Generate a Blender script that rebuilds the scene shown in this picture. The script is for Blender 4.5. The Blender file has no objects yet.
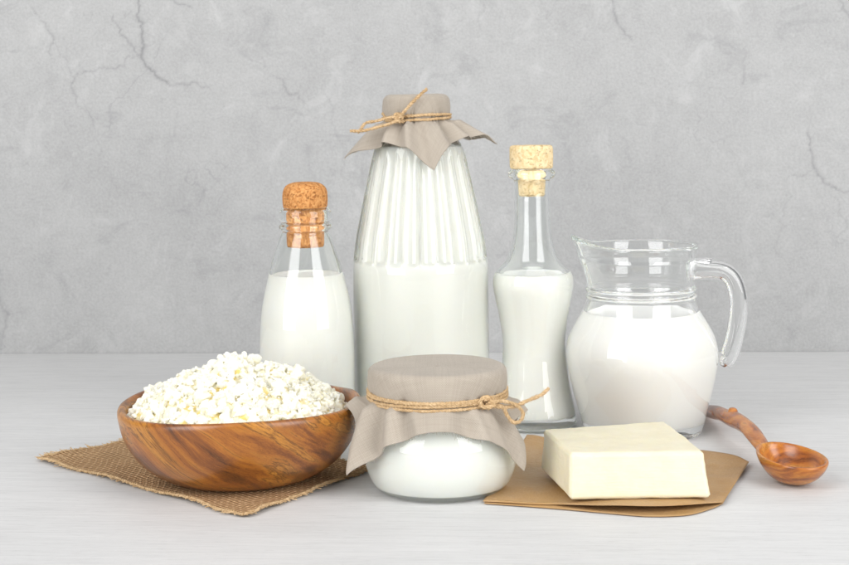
import bpy, bmesh, math, random
import numpy as np
from mathutils import Vector, noise

random.seed(7); rng = np.random.default_rng(7)
S = bpy.context.scene
R = math.radians

# ------------------------------------------------------------------ camera
FPX, H, Y0, ROLL = 1415.0, 0.21, 120.0, R(0.8)
cam = bpy.data.objects.new('camera', bpy.data.cameras.new('camera'))
S.collection.objects.link(cam); S.camera = cam
cam.location = (0, 0, H); cam.rotation_euler = (R(90), ROLL, 0)
cam.data.lens = 60; cam.data.sensor_width = 36
cam.data.shift_y = -162.5/849
cam.data.clip_start = 0.01; cam.data.clip_end = 50
cam.data.dof.use_dof = True; cam.data.dof.focus_distance = 0.86; cam.data.dof.aperture_fstop = 32

# ------------------------------------------------------------------ world, lamps, exposure
W = bpy.data.worlds.new('World'); S.world = W; W.use_nodes = True
W.node_tree.nodes['Background'].inputs[0].default_value = (0.97, 0.985, 1.0, 1)
W.node_tree.nodes['Background'].inputs[1].default_value = 0.27

def softbox(name, c, target, w, h, power, col=(1, 1, 1)):
    l = bpy.data.lights.new(name, 'AREA'); l.shape = 'RECTANGLE'
    l.size = w; l.size_y = h; l.energy = power; l.color = col
    o = bpy.data.objects.new(name, l); S.collection.objects.link(o)
    o.location = c
    o.rotation_euler = (Vector(target)-Vector(c)).to_track_quat('-Z', 'Y').to_euler()
    return o
softbox('softbox_lamp', (-0.88, -0.03, 0.74), (0, 1.0, 0.32), 0.86, 1.45, 21.5)
softbox('softbox_lamp', (0.92, -0.03, 0.74), (0, 1.0, 0.32), 0.86, 1.45, 22.5)
softbox('overhead_lamp', (0.15, 0.75, 1.35), (0.0, 1.0, 0.1), 0.9, 0.6, 2.2)

S.view_settings.view_transform = 'Standard'; S.view_settings.look = 'None'
S.view_settings.exposure = 0.0; S.view_settings.gamma = 1.0
S.render.engine = 'CYCLES'
c = S.cycles
c.use_denoising = True
try: c.denoiser = 'OPENIMAGEDENOISE'
except Exception: pass
c.max_bounces = 64; c.transmission_bounces = 64; c.glossy_bounces = 64; c.diffuse_bounces = 5
c.transparent_max_bounces = 16
c.caustics_reflective = True; c.caustics_refractive = True
c.sample_clamp_indirect = 8; c.blur_glossy = 0.0

# ------------------------------------------------------------------ measuring helpers (camera-calibrated metres)
CO, SI = math.cos(ROLL), math.sin(ROLL)
def uv_(px, py):
    u, v = px-424.5, Y0-py
    return u*CO+v*SI, -u*SI+v*CO
def at(px, py, Y):
    u, v = uv_(px, py); return Vector((u/FPX*Y, Y, H+v/FPX*Y))
def ground(px, py, z=0.0):
    u, v = uv_(px, py); Y = (z-H)*FPX/v; return Vector((u/FPX*Y, Y, z))

# ------------------------------------------------------------------ object helpers
def link(name, me, mat=None, parent=None, smooth=True):
    o = bpy.data.objects.new(name, me); S.collection.objects.link(o)
    if mat: me.materials.append(mat)
    if smooth: me.polygons.foreach_set('use_smooth', [True]*len(me.polygons))
    if parent: o.parent = parent
    return o
def mesh_np(name, verts, faces, mat=None, parent=None, smooth=True):
    me = bpy.data.meshes.new(name)
    me.from_pydata([tuple(map(float, v)) for v in verts], [], [tuple(int(i) for i in f) for f in faces])
    me.update()
    return link(name, me, mat, parent, smooth)
def root(name, label, cat, loc, group=None):
    o = bpy.data.objects.new(name, None); S.collection.objects.link(o)
    o.location = loc; o.empty_display_size = 0.02
    return tag(o, label, cat, group)
def tag(o, label, cat, group=None):
    o['label'] = label; o['category'] = cat
    if group: o['group'] = group
    return o

def resample(pts, n):
    """Catmull-Rom through pts, n points by arc length"""
    P = np.array([list(p) for p in pts], float)
    P = np.vstack([2*P[0]-P[1], P, 2*P[-1]-P[-2]])
    out = []
    for i in range(1, len(P)-2):
        for t in np.linspace(0, 1, 24, endpoint=False):
            a, b, c_, d = P[i-1], P[i], P[i+1], P[i+2]
            out.append(0.5*((2*b)+(c_-a)*t+(2*a-5*b+4*c_-d)*t*t+(-a+3*b-3*c_+d)*t**3))
    out.append(P[-2]); out = np.array(out)
    s = np.concatenate([[0], np.cumsum(np.linalg.norm(np.diff(out, axis=0), axis=1))])
    q = np.linspace(0, s[-1], n)
    return np.stack([np.interp(q, s, out[:, k]) for k in range(out.shape[1])], 1)

def grid_faces(nr, nc, wrap=True):
    f = []
    for i in range(nr-1):
        for j in range(nc if wrap else nc-1):
            a, b = i*nc+j, i*nc+(j+1) % nc
            f.append((a, b, b+nc, a+nc))
    return f
def lathe(prof, seg=96, fn=None):
    """prof: list of (r,z); closed at ends where r==0. fn(r,z,theta)->(x,y,z) deformation"""
    th = np.linspace(0, 2*math.pi, seg, endpoint=False)
    V = []
    for r, z in prof:
        for t in th:
            if fn: V.append(fn(max(r, 1e-6), z, t))
            else: V.append((max(r, 1e-6)*math.cos(t), max(r, 1e-6)*math.sin(t), z))
    F = grid_faces(len(prof), seg)
    n = len(prof)
    # caps
    if prof[0][0] < 1e-4:
        V.append(tuple(np.mean(V[:seg], axis=0))); c0 = len(V)-1
        F += [(c0, (j+1) % seg, j) for j in range(seg)]
    if prof[-1][0] < 1e-4:
        b = (n-1)*seg
        V.append(tuple(np.mean(V[b:b+seg], axis=0))); c1 = len(V)-1
        F += [(c1, b+j, b+(j+1) % seg) for j in range(seg)]
    return V, F

def tube(path, rad, seg=10, squash=None, closed_ends=True, up=(0, 0, 1)):
    """sweep; rad scalar or list of (a,b) radii (a along side, b along up)"""
    P = np.array([list(p) for p in path], float); n = len(P)
    T = np.gradient(P, axis=0); T /= np.linalg.norm(T, axis=1)[:, None]+1e-12
    V = []; U = np.array(up, float)
    N = np.cross(T[0], U)
    if np.linalg.norm(N) < 1e-3: N = np.cross(T[0], [1, 0, 0])
    N /= np.linalg.norm(N)
    for i in range(n):
        N = N-T[i]*np.dot(N, T[i]); N /= np.linalg.norm(N)+1e-12
        B = np.cross(N, T[i])
        a, b = (rad, rad) if np.isscalar(rad) else (rad[i] if not np.isscalar(rad[i]) else (rad[i], rad[i]))
        for k in range(seg):
            t = 2*math.pi*k/seg
            V.append(P[i]+N*a*math.cos(t)+B*b*math.sin(t))
    F = grid_faces(n, seg)
    if closed_ends:
        V.append(P[0]); F += [(len(V)-1, (k+1) % seg, k) for k in range(seg)]
        V.append(P[-1]); b0 = (n-1)*seg; F += [(len(V)-1, b0+k, b0+(k+1) % seg) for k in range(seg)]
    return V, F
class Bag:
    def __init__(s): s.v = []; s.f = []
    def add(s, VF):
        o = len(s.v); s.v += [tuple(p) for p in VF[0]]; s.f += [tuple(i+o for i in f) for f in VF[1]]
    def build(s, name, mat, parent=None): return mesh_np(name, s.v, s.f, mat, parent)

def rope(bag, path, rr, pitch=None, plies=3, fuzz=1.0):
    """twisted jute twine along path"""
    L = np.sum(np.linalg.norm(np.diff(np.array(path), axis=0), axis=1))
    n = max(12, int(L/0.00045)); P = resample(path, n)
    T = np.gradient(P, axis=0); T /= np.linalg.norm(T, axis=1)[:, None]+1e-12
    N = np.cross(T[0], [0, 0, 1]);
    if np.linalg.norm(N) < 1e-3: N = np.cross(T[0], [1, 0, 0])
    N /= np.linalg.norm(N); Ns = []
    for i in range(n):
        N = N-T[i]*np.dot(N, T[i]); N /= np.linalg.norm(N)+1e-12; Ns.append(N.copy())
    Ns = np.array(Ns); Bs = np.cross(T, Ns)
    pitch = pitch or rr*7; ph0 = rng.random()*6
    s = np.linspace(0, L, n)
    wob = 1+0.15*np.sin(s*900+ph0)+0.1*np.sin(s*2100+2*ph0)
    for k in range(plies):
        a = 2*math.pi*(k/plies+s/pitch)+ph0
        Q = P+(Ns*np.cos(a)[:, None]+Bs*np.sin(a)[:, None])*rr*0.5
        bag.add(tube(Q, list(rr*0.56*wob), 6))
    for _ in range(int(L*2600*fuzz)):
        i = rng.integers(1, n-2); d = rng.normal(size=3); d -= T[i]*np.dot(d, T[i])*0.3
        d /= np.linalg.norm(d); l = rr*rng.uniform(1.0, 2.4)
        p0 = P[i]+d*rr*0.7; p2 = p0+d*l*0.5+T[i]*l*rng.choice([-1, 1]); p1 = (p0+p2)/2+d*l*0.25
        bag.add(tube([p0, p1, p2], rr*0.045, 3, closed_ends=False))

# ------------------------------------------------------------------ materials
class NT:
    def __init__(s, name):
        s.m = bpy.data.materials.new(name); s.m.use_nodes = True
        s.t = s.m.node_tree; s.p = s.t.nodes['Principled BSDF']; s.out = s.t.nodes['Material Output']
    def n(s, typ, **kw):
        nd = s.t.nodes.new(typ)
        for k, v in kw.items():
            if k.startswith('_'): setattr(nd, k[1:], v)
        for k, v in kw.items():
            if not k.startswith('_'):
                nd.inputs[int(k[1:]) if k[0] == 'i' and k[1:].isdigit() else k.replace('0', ' ')].default_value = v
        return nd
    def l(s, a, b): s.t.links.new(a, b); return s
    def noise(s, vec, scale, detail=6, rough=0.6, dist=0.0, typ=None):
        nd = s.t.nodes.new('ShaderNodeTexNoise'); nd.inputs['Scale'].default_value = scale
        nd.inputs['Detail'].default_value = detail; nd.inputs['Roughness'].default_value = rough
        nd.inputs['Distortion'].default_value = dist
        if vec is not None: s.l(vec, nd.inputs['Vector'])
        return nd.outputs['Fac']
    def map(s, vec, scale=(1, 1, 1), rot=(0, 0, 0), loc=(0, 0, 0)):
        nd = s.t.nodes.new('ShaderNodeMapping'); nd.inputs['Scale'].default_value = scale
        nd.inputs['Rotation'].default_value = rot; nd.inputs['Location'].default_value = loc
        s.l(vec, nd.inputs['Vector']); return nd.outputs[0]
    def coord(s, k='Object'): return s.t.nodes.new('ShaderNodeTexCoord').outputs[k]
    def ramp(s, fac, stops, interp='LINEAR'):
        nd = s.t.nodes.new('ShaderNodeValToRGB'); cr = nd.color_ramp; cr.interpolation = interp
        while len(cr.elements) < len(stops): cr.elements.new(0.5)
        for e, (p, col) in zip(cr.elements, stops):
            e.position = p; e.color = (col, col, col, 1) if np.isscalar(col) else (*col, 1)
        s.l(fac, nd.inputs['Fac']); return nd.outputs['Color']
    def mix(s, fac, a, b, mode='MIX'):
        nd = s.t.nodes.new('ShaderNodeMix'); nd.data_type = 'RGBA'; nd.blend_type = mode
        for ii, v in ((0, fac), (6, a), (7, b)):
            sock = nd.inputs[ii]
            if isinstance(v, bpy.types.NodeSocket): s.l(v, sock)
            elif ii == 0: sock.default_value = v
            elif np.isscalar(v): sock.default_value = (v, v, v, 1)
            else: sock.default_value = (*v, 1)
        return nd.outputs[2]
    def math(s, op, a, b=0.0, c=None):
        nd = s.t.nodes.new('ShaderNodeMath'); nd.operation = op
        for i, v in enumerate((a, b, c)):
            if v is None: continue
            if isinstance(v, bpy.types.NodeSocket): s.l(v, nd.inputs[i])
            else: nd.inputs[i].default_value = v
        return nd.outputs[0]
    def bump(s, h, strength, dist, prev=None):
        nd = s.t.nodes.new('ShaderNodeBump'); nd.inputs['Strength'].default_value = strength
        nd.inputs['Distance'].default_value = dist; s.l(h, nd.inputs['Height'])
        if prev: s.l(prev, nd.inputs['Normal'])
        return nd.outputs[0]
    def set(s, **kw):
        for k, v in kw.items():
            k = k.replace('_', ' ')
            if isinstance(v, bpy.types.NodeSocket): s.l(v, s.p.inputs[k])
            elif isinstance(v, tuple) and len(v) == 3 and k not in ('Subsurface Radius',): s.p.inputs[k].default_value = (*v, 1)
            else: s.p.inputs[k].default_value = v
        return s

def mat_glass(name, col=(0.988, 0.995, 0.992), rough=0.0, wavy=True):
    k = NT(name); t = k.t; t.nodes.remove(k.p)
    g = t.nodes.new('ShaderNodeBsdfGlass'); g.inputs['Color'].default_value = (*col, 1)
    g.inputs['IOR'].default_value = 1.47; g.inputs['Roughness'].default_value = rough
    v = k.noise(k.coord(), 28, 2, 0.5)
    if wavy: k.l(k.bump(v, 0.08, 0.004), g.inputs['Normal'])
    k.l(g.outputs[0], k.out.inputs['Surface'])
    return k.m
M_glass = mat_glass('clear_glass')
M_glass_smooth = mat_glass('clear_glass_smooth', (0.995, 0.998, 0.997), wavy=False)

def mat_milk(name, col, rough=0.35):
    k = NT(name)
    v = k.noise(k.coord(), 12, 2)
    k.set(Base_Color=k.mix(v, tuple(x*0.985 for x in col), col), Roughness=rough, Subsurface_Weight=0.35,
          Subsurface_Scale=0.004)
    k.p.inputs['Subsurface Radius'].default_value = (1.0, 0.9, 0.7)
    return k.m
M_milk = mat_milk('milk', (0.862, 0.860, 0.825))
M_milk_big = mat_milk('milk_dimmed', (0.812, 0.812, 0.772))  # same milk, darkened in colour to tone down the light on the flutes
M_milkw = mat_milk('milk_white', (0.868, 0.864, 0.838))

# --- plaster wall
def mat_wall():
    k = NT('grey_plaster'); o = k.coord()
    big = k.noise(o, 3.6, 4, 0.5, 0.6)
    mid = k.noise(o, 11, 8, 0.65, 0.4)
    fine = k.noise(o, 70, 8, 0.7)
    grit = k.noise(o, 420, 4, 0.7)
    col = k.ramp(big, [(0.28, (0.335, 0.335, 0.333)), (0.72, (0.445, 0.444, 0.44))])
    col = k.mix(0.40, col, k.ramp(mid, [(0.30, (0.31, 0.311, 0.311)), (0.5, (0.375, 0.375, 0.374)), (0.72, (0.435, 0.435, 0.432))]))
    col = k.mix(0.13, col, k.ramp(fine, [(0.3, 0.20), (0.7, 0.58)]))
    col = k.mix(0.16, col, k.ramp(grit, [(0.34, 0.20), (0.66, 0.58)]))
    strk = k.noise(k.map(o, (1.3, 1, 1), (0, R(25), 0), (3, 7, 1)), 22, 9, 0.72, 0.9)
    col = k.mix(k.ramp(strk, [(0.55, 0.0), (0.68, 0.55)]), col, (0.48, 0.48, 0.478))
    strk2 = k.noise(k.map(o, (1, 1, 1.5), (0, R(-20), 0), (8, 2, 5)), 13, 9, 0.74, 0.9)
    col = k.mix(k.ramp(strk2, [(0.56, 0.0), (0.70, 0.6)]), col, (0.27, 0.272, 0.275))
    pits = k.noise(k.map(o, loc=(6, 1, 2)), 260, 3, 0.6)
    col = k.mix(k.ramp(pits, [(0.70, 0.0), (0.76, 0.5)]), col, (0.22, 0.22, 0.22))
    # hairline scratches that follow the trowel
    vor = k.t.nodes.new('ShaderNodeTexVoronoi'); vor.feature = 'DISTANCE_TO_EDGE'; vor.inputs['Scale'].default_value = 9
    dist = k.t.nodes.new('ShaderNodeVectorMath'); dist.operation = 'ADD'
    nz = k.t.nodes.new('ShaderNodeTexNoise'); nz.inputs['Scale'].default_value = 14; nz.inputs['Detail'].default_value = 5
    k.l(o, nz.inputs['Vector'])
    sc = k.t.nodes.new('ShaderNodeVectorMath'); sc.operation = 'SCALE'; sc.inputs['Scale'].default_value = 0.16
    k.l(nz.outputs['Color'], sc.inputs[0]); k.l(o, dist.inputs[0]); k.l(sc.outputs[0], dist.inputs[1])
    k.l(dist.outputs[0], vor.inputs['Vector'])
    hair = k.ramp(vor.outputs['Distance'], [(0.0, 1.0), (0.014, 0.0)])
    hair = k.mix(1.0, hair, k.ramp(k.noise(k.map(o, loc=(9, 2, 4)), 7, 4), [(0.50, 0.0), (0.64, 1.0)]), 'MULTIPLY')
    col = k.mix(k.math('MULTIPLY', hair, 0.34), col, (0.22, 0.22, 0.23))
    a = k.t.nodes.new('ShaderNodeAttribute'); a.attribute_name = 'crack'
    col = k.mix(k.math('MULTIPLY', a.outputs['Fac'], 0.75), col, (0.15, 0.15, 0.155))
    h = k.math('ADD', k.math('MULTIPLY', fine, 0.6), k.math('MULTIPLY', grit, 0.25))
    h = k.math('ADD', h, mid)
    k.set(Base_Color=col, Roughness=0.85, Normal=k.bump(h, 0.35, 0.004))
    k.p.inputs['Specular IOR Level'].default_value = 0.25
    return k.m

# --- whitewashed wood
def mat_table():
    k = NT('whitewashed_wood'); o = k.coord()
    g1 = k.noise(k.map(o, (1.3, 26, 1)), 4.0, 8, 0.62, 1.1)
    g2 = k.noise(k.map(o, (8, 135, 1), loc=(4, 2, 0)), 4.0, 10, 0.75, 0.5)
    g3 = k.noise(k.map(o, (34, 460, 1), loc=(1, 2, 0)), 3.0, 4, 0.7)
    cloud = k.noise(o, 5, 4, 0.5)
    col = k.ramp(g1, [(0.28, (0.49, 0.488, 0.485)), (0.5, (0.60, 0.597, 0.594)), (0.75, (0.68, 0.675, 0.67))])
    col = k.mix(0.45, col, k.ramp(g2, [(0.3, (0.36, 0.357, 0.352)), (0.48, (0.62, 0.618, 0.614)), (0.72, (0.76, 0.755, 0.75))]))
    dark = k.ramp(g2, [(0.28, 1.0), (0.38, 0.0)])
    col = k.mix(k.math('MULTIPLY', dark, 0.6), col, (0.36, 0.35, 0.35))
    col = k.mix(0.3, col, k.ramp(cloud, [(0.3, 0.52), (0.7, 0.66)]))
    pore = k.ramp(g3, [(0.30, 1.0), (0.40, 0.0)])
    col = k.mix(k.math('MULTIPLY', pore, 0.62), col, (0.33, 0.32, 0.31))
    # a few small knots
    vo = k.t.nodes.new('ShaderNodeTexVoronoi'); vo.inputs['Scale'].default_value = 3.1; vo.inputs['Randomness'].default_value = 1
    k.l(k.map(o, (1.0, 2.6, 1), loc=(0.37, 0.11, 0)), vo.inputs['Vector'])
    kn = k.ramp(vo.outputs['Distance'], [(0.0, 1.0), (0.035, 0.5), (0.07, 0.0)])
    kn = k.mix(1.0, kn, k.ramp(k.noise(k.map(o, (60, 260, 1)), 3, 3), [(0.4, 0.0), (0.55, 1.0)]), 'MULTIPLY')
    col = k.mix(k.math('MULTIPLY', kn, 0.5), col, (0.30, 0.28, 0.27))
    h = k.math('ADD', g2, k.math('MULTIPLY', g3, 0.6))
    k.set(Base_Color=col, Roughness=k.ramp(g2, [(0.3, 0.62), (0.7, 0.45)]), Normal=k.bump(h, 0.3, 0.0012))
    k.p.inputs['Specular IOR Level'].default_value = 0.35
    return k.m

# --- oiled wood with swirling bands
def mat_wood(name, cols, scale, ang, rough=0.38, warp=0.8, seed=0.0, coat=0.25, contrast=0.6):
    """long curving bands that run down to the right at angle ang"""
    k = NT(name); c0 = k.coord()
    lowx = k.t.nodes.new('ShaderNodeTexNoise'); lowx.inputs['Scale'].default_value = 14*scale/10; lowx.inputs['Detail'].default_value = 2
    k.l(k.map(c0, loc=(seed, 2*seed, 0)), lowx.inputs['Vector'])
    sh = k.t.nodes.new('ShaderNodeVectorMath'); sh.operation = 'SCALE'; sh.inputs['Scale'].default_value = 0.05*warp
    k.l(lowx.outputs['Color'], sh.inputs[0])
    ad = k.t.nodes.new('ShaderNodeVectorMath'); ad.operation = 'ADD'; k.l(c0, ad.inputs[0]); k.l(sh.outputs[0], ad.inputs[1])
    o = k.map(ad.outputs[0], (1, 1, 1), ang, (seed, seed*1.7, 0))
    f = k.noise(k.map(o, (0.45*scale, 1.6*scale, 6.0*scale)), 1.5, 3, 0.5, 0.2)
    f2 = k.noise(k.map(o, (0.8*scale, 5*scale, 26*scale), loc=(2, 1, 3)), 2.0, 6, 0.62, 0.3)
    f3 = k.noise(k.map(o, (6*scale, 60*scale, 130*scale), loc=(1, 1, 3)), 2.0, 4, 0.7)
    band = k.math('ADD', k.math('MULTIPLY', f, 0.72), k.math('MULTIPLY', f2, 0.28))
    col = k.ramp(band, [(0.37, cols[0]), (0.44, cols[1]), (0.50, cols[2]), (0.57, cols[3]), (0.66, cols[1])])
    ring = k.math('PINGPONG', k.math('MULTIPLY', band, 5.5), 0.5)
    line = k.ramp(k.math('MULTIPLY', ring, 2.0), [(0.0, 1.0), (0.12, 0.45), (0.30, 0.0)])
    col = k.mix(k.math('MULTIPLY', line, contrast), col, tuple(x*0.5 for x in cols[0]))
    blot = k.ramp(k.noise(k.map(o, (2*scale, 3*scale, 5*scale), loc=(5, 1, 2)), 1.4, 3, 0.5, 0.4), [(0.62, 0.0), (0.74, 0.75)])
    col = k.mix(blot, col, tuple(x*0.45 for x in cols[0]))
    col = k.mix(0.28, col, k.ramp(f3, [(0.3, cols[0]), (0.6, cols[2]), (0.8, cols[3])]))
    pores = k.noise(k.map(o, (500, 900, 1300)), 1.4, 3, 0.7)
    col = k.mix(k.math('MULTIPLY', k.ramp(pores, [(0.32, 1.0), (0.42, 0.0)]), 0.4), col, tuple(x*0.6 for x in cols[0]))
    k.set(Base_Color=col, Roughness=rough, Normal=k.bump(pores, 0.15, 0.0006))
    k.p.inputs['Coat Weight'].default_value = coat; k.p.inputs['Coat Roughness'].default_value = 0.25
    k.p.inputs['Specular IOR Level'].default_value = 0.4
    return k.m

def mat_linen(name, a, b, freq=1150):
    k = NT(name); uv = k.coord('UV')
    sep = k.t.nodes.new('ShaderNodeSeparateXYZ')
    wob = k.noise(uv, 60, 3); wobble = k.math('MULTIPLY', wob, 0.0012)
    k.l(uv, sep.inputs[0])
    x = k.math('SINE', k.math('MULTIPLY', k.math('ADD', sep.outputs[0], wobble), 2*math.pi*freq))
    y = k.math('SINE', k.math('MULTIPLY', k.math('ADD', sep.outputs[1], wobble), 2*math.pi*freq))
    w = k.math('MULTIPLY_ADD', k.math('MULTIPLY', x, y), 0.5, 0.5)
    sx = k.noise(k.map(uv, (freq*0.9, 18, 1)), 1.0, 3, 0.6)      # slubs along each direction
    sy = k.noise(k.map(uv, (18, freq*0.9, 1), loc=(3, 5, 0)), 1.0, 3, 0.6)
    slub = k.math('MULTIPLY', k.math('ADD', sx, sy), 0.5)
    f = k.math('ADD', k.math('MULTIPLY', w, 0.42), k.math('MULTIPLY', slub, 0.60))
    col = k.ramp(f, [(0.15, a), (0.85, b)])
    big = k.noise(uv, 40, 3)
    col = k.mix(0.14, col, k.ramp(big, [(0.3, a), (0.7, b)]))
    h = k.math('ADD', w, k.math('MULTIPLY', slub, 1.2))
    k.set(Base_Color=col, Roughness=0.9, Normal=k.bump(h, 0.5, 0.0004), Sheen_Weight=0.15)
    k.p.inputs['Specular IOR Level'].default_value = 0.15
    return k.m
M_linen = mat_linen('beige_linen', (0.25, 0.212, 0.170), (0.53, 0.468, 0.395))

def mat_jute():
    k = NT('jute'); o = k.coord()
    f = k.noise(o, 900, 4, 0.7); g = k.noise(o, 120, 3)
    col = k.ramp(f, [(0.3, (0.32, 0.20, 0.10)), (0.5, (0.54, 0.37, 0.20)), (0.75, (0.72, 0.56, 0.37))])
    col = k.mix(0.25, col, k.ramp(g, [(0.35, (0.40, 0.25, 0.11)), (0.65, (0.70, 0.54, 0.34))]))
    k.set(Base_Color=col, Roughness=0.85, Normal=k.bump(f, 0.5, 0.0004))
    k.p.inputs['Specular IOR Level'].default_value = 0.2
    return k.m
M_jute = mat_jute()

def mat_burlap():
    k = NT('burlap'); uv = k.coord('UV'); F = 350.0
    wob = k.noise(uv, 45, 3); wobble = k.math('MULTIPLY', wob, 0.0025)
    sep = k.t.nodes.new('ShaderNodeSeparateXYZ'); k.l(uv, sep.inputs[0])
    X = k.math('MULTIPLY', k.math('ADD', sep.outputs[0], wobble), math.pi*F)
    Yv = k.math('MULTIPLY', k.math('ADD', sep.outputs[1], wobble), math.pi*F)
    sx = k.math('SINE', X); sy = k.math('SINE', Yv)
    ax = k.math('ABSOLUTE', sx); ay = k.math('ABSOLUTE', sy)
    chk = k.math('MULTIPLY', sx, sy)              # alternating over/under
    over = k.math('MULTIPLY_ADD', chk, 0.5, 0.5)
    hh = k.math('ADD', k.math('MULTIPLY', k.math('MULTIPLY', ax, ay), 0.6), k.math('MULTIPLY', over, 0.4))
    fib = k.noise(uv, 900, 4, 0.7); tone = k.noise(k.map(uv, (1, 14, 1)), 24, 3)
    tone2 = k.noise(k.map(uv, (14, 1, 1)), 24, 3)
    gaps = k.ramp(k.math('MAXIMUM', ax, ay), [(0.32, 0.0), (0.6, 1.0)])
    f = k.math('ADD', k.math('MULTIPLY', hh, 0.45), k.math('MULTIPLY', fib, 0.3))
    f = k.math('ADD', f, k.math('MULTIPLY', k.math('ADD', tone, tone2), 0.18))
    col = k.ramp(f, [(0.28, (0.16, 0.088, 0.040)), (0.5, (0.40, 0.245, 0.125)), (0.72, (0.64, 0.43, 0.25))])
    col = k.mix(gaps, (0.17, 0.10, 0.05), col)
    k.set(Base_Color=col, Roughness=0.92, Normal=k.bump(k.math('ADD', hh, k.math('MULTIPLY', fib, 0.3)), 0.9, 0.0012))
    k.p.inputs['Specular IOR Level'].default_value = 0.1
    return k.m
M_burlap = mat_burlap()

def mat_cork(name, dark, mid, light, sc):
    k = NT(name); o = k.coord()
    v = k.t.nodes.new('ShaderNodeTexVoronoi'); v.inputs['Scale'].default_value = 850*sc
    nz = k.noise(o, 200*sc, 5, 0.7); k.l(k.map(o, (1, 1, 0.7)), v.inputs['Vector'])
    cell = k.t.nodes.new('ShaderNodeSeparateColor'); k.l(v.outputs['Color'], cell.inputs[0])
    f = k.math('ADD', k.math('MULTIPLY', cell.outputs[0], 0.5), k.math('MULTIPLY', nz, 0.55))
    col = k.ramp(f, [(0.18, dark), (0.42, mid), (0.85, light)])
    pit = k.ramp(k.noise(k.map(o, (1, 1, 1.8), loc=(2, 1, 0)), 520*sc, 3, 0.6, 0.6), [(0.58, 0.0), (0.66, 1.0)])
    col = k.mix(k.math('MULTIPLY', pit, 0.75), col, tuple(x*0.55 for x in dark))
    h = k.math('SUBTRACT', f, k.math('MULTIPLY', pit, 1.2))
    k.set(Base_Color=col, Roughness=0.8, Normal=k.bump(h, 0.55, 0.0006))
    k.p.inputs['Specular IOR Level'].default_value = 0.25
    return k.m

# ================================================================== SETTING
pl, pr = ground(0, 353.5), ground(849, 351.5)
wdir = (pr-pl).normalized(); wall_o = (pl+pr)/2
yaw = math.atan2(wdir.y, wdir.x)

def wall_local(px, py):
    """pixel -> coordinates on the wall's own plane"""
    u, v = uv_(px, py); d = Vector((u/FPX, 1, v/FPX)); n = Vector((-wdir.y, wdir.x, 0))
    o = Vector((0, 0, H)); t = (wall_o-o).dot(n)/d.dot(n); p = o+d*t
    return ((p-wall_o).dot(wdir), p.z)

def fract(pts, depth=4, amp=0.16):
    P = [np.array(p, float) for p in pts]
    for _ in range(depth):
        Q = []
        for a, b in zip(P[:-1], P[1:]):
            d = b-a; n = np.array([-d[1], d[0]])
            Q += [a, (a+b)/2+n*rng.normal()*amp]
        P = Q+[P[-1]]
    return P
CR = [  # pixels along each crack, width (px), strength
 ([(141, -6), (138, 18), (144, 46), (141, 57), (154, 72), (167, 83)], 1.05, 0.62),
 ([(167, 83), (191, 83), (209, 87)], 0.8, 0.35), ([(113, 16), (127, 39), (141, 57)], 0.85, 0.42),
 ([(140, 58), (124, 67), (99, 68), (74, 75)], 0.8, 0.30), ([(70, 72), (73, 90), (77, 105)], 0.8, 0.36),
 ([(32, 8), (46, 24), (54, 38), (51, 56)], 0.8, 0.34), ([(54, 38), (66, 58), (72, 74)], 0.7, 0.2),
 ([(272, 76), (286, 92), (304, 103)], 0.9, 0.34), ([(304, 103), (318, 112)], 0.7, 0.15),
 ([(322, 86), (333, 115), (346, 150), (358, 196)], 0.6, 0.22), ([(160, -3), (176, 3), (192, 8)], 0.9, 0.4),
 ([(252, 50), (264, 62), (272, 76)], 0.6, 0.16), ([(176, 110), (172, 140), (166, 168)], 0.7, 0.15),
 ([(613, -4), (613, 12), (619, 27), (632, 40)], 0.95, 0.40), ([(743, 48), (745, 66), (742, 86)], 0.8, 0.25),
 ([(807, 132), (810, 150), (814, 168), (829, 185), (850, 192)], 0.95, 0.42), ([(814, 168), (800, 176), (786, 180)], 0.7, 0.22),
 ([(836, -2), (842, 10), (852, 18)], 0.9, 0.4), ([(791, 197), (786, 226), (781, 258)], 0.7, 0.16),
 ([(699, 40), (722, 52), (743, 66)], 0.6, 0.15), ([(480, -3), (484, 12), (480, 30)], 0.7, 0.2),
 ([(829, 185), (838, 212), (836, 238)], 0.7, 0.2), ([(0, 296), (8, 312), (4, 336)], 1.2, 0.3),
 ([(76, 105), (96, 122), (102, 150), (98, 172)], 0.6, 0.14), ([(735, 120), (738, 168), (732, 210)], 0.6, 0.12),
]
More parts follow.
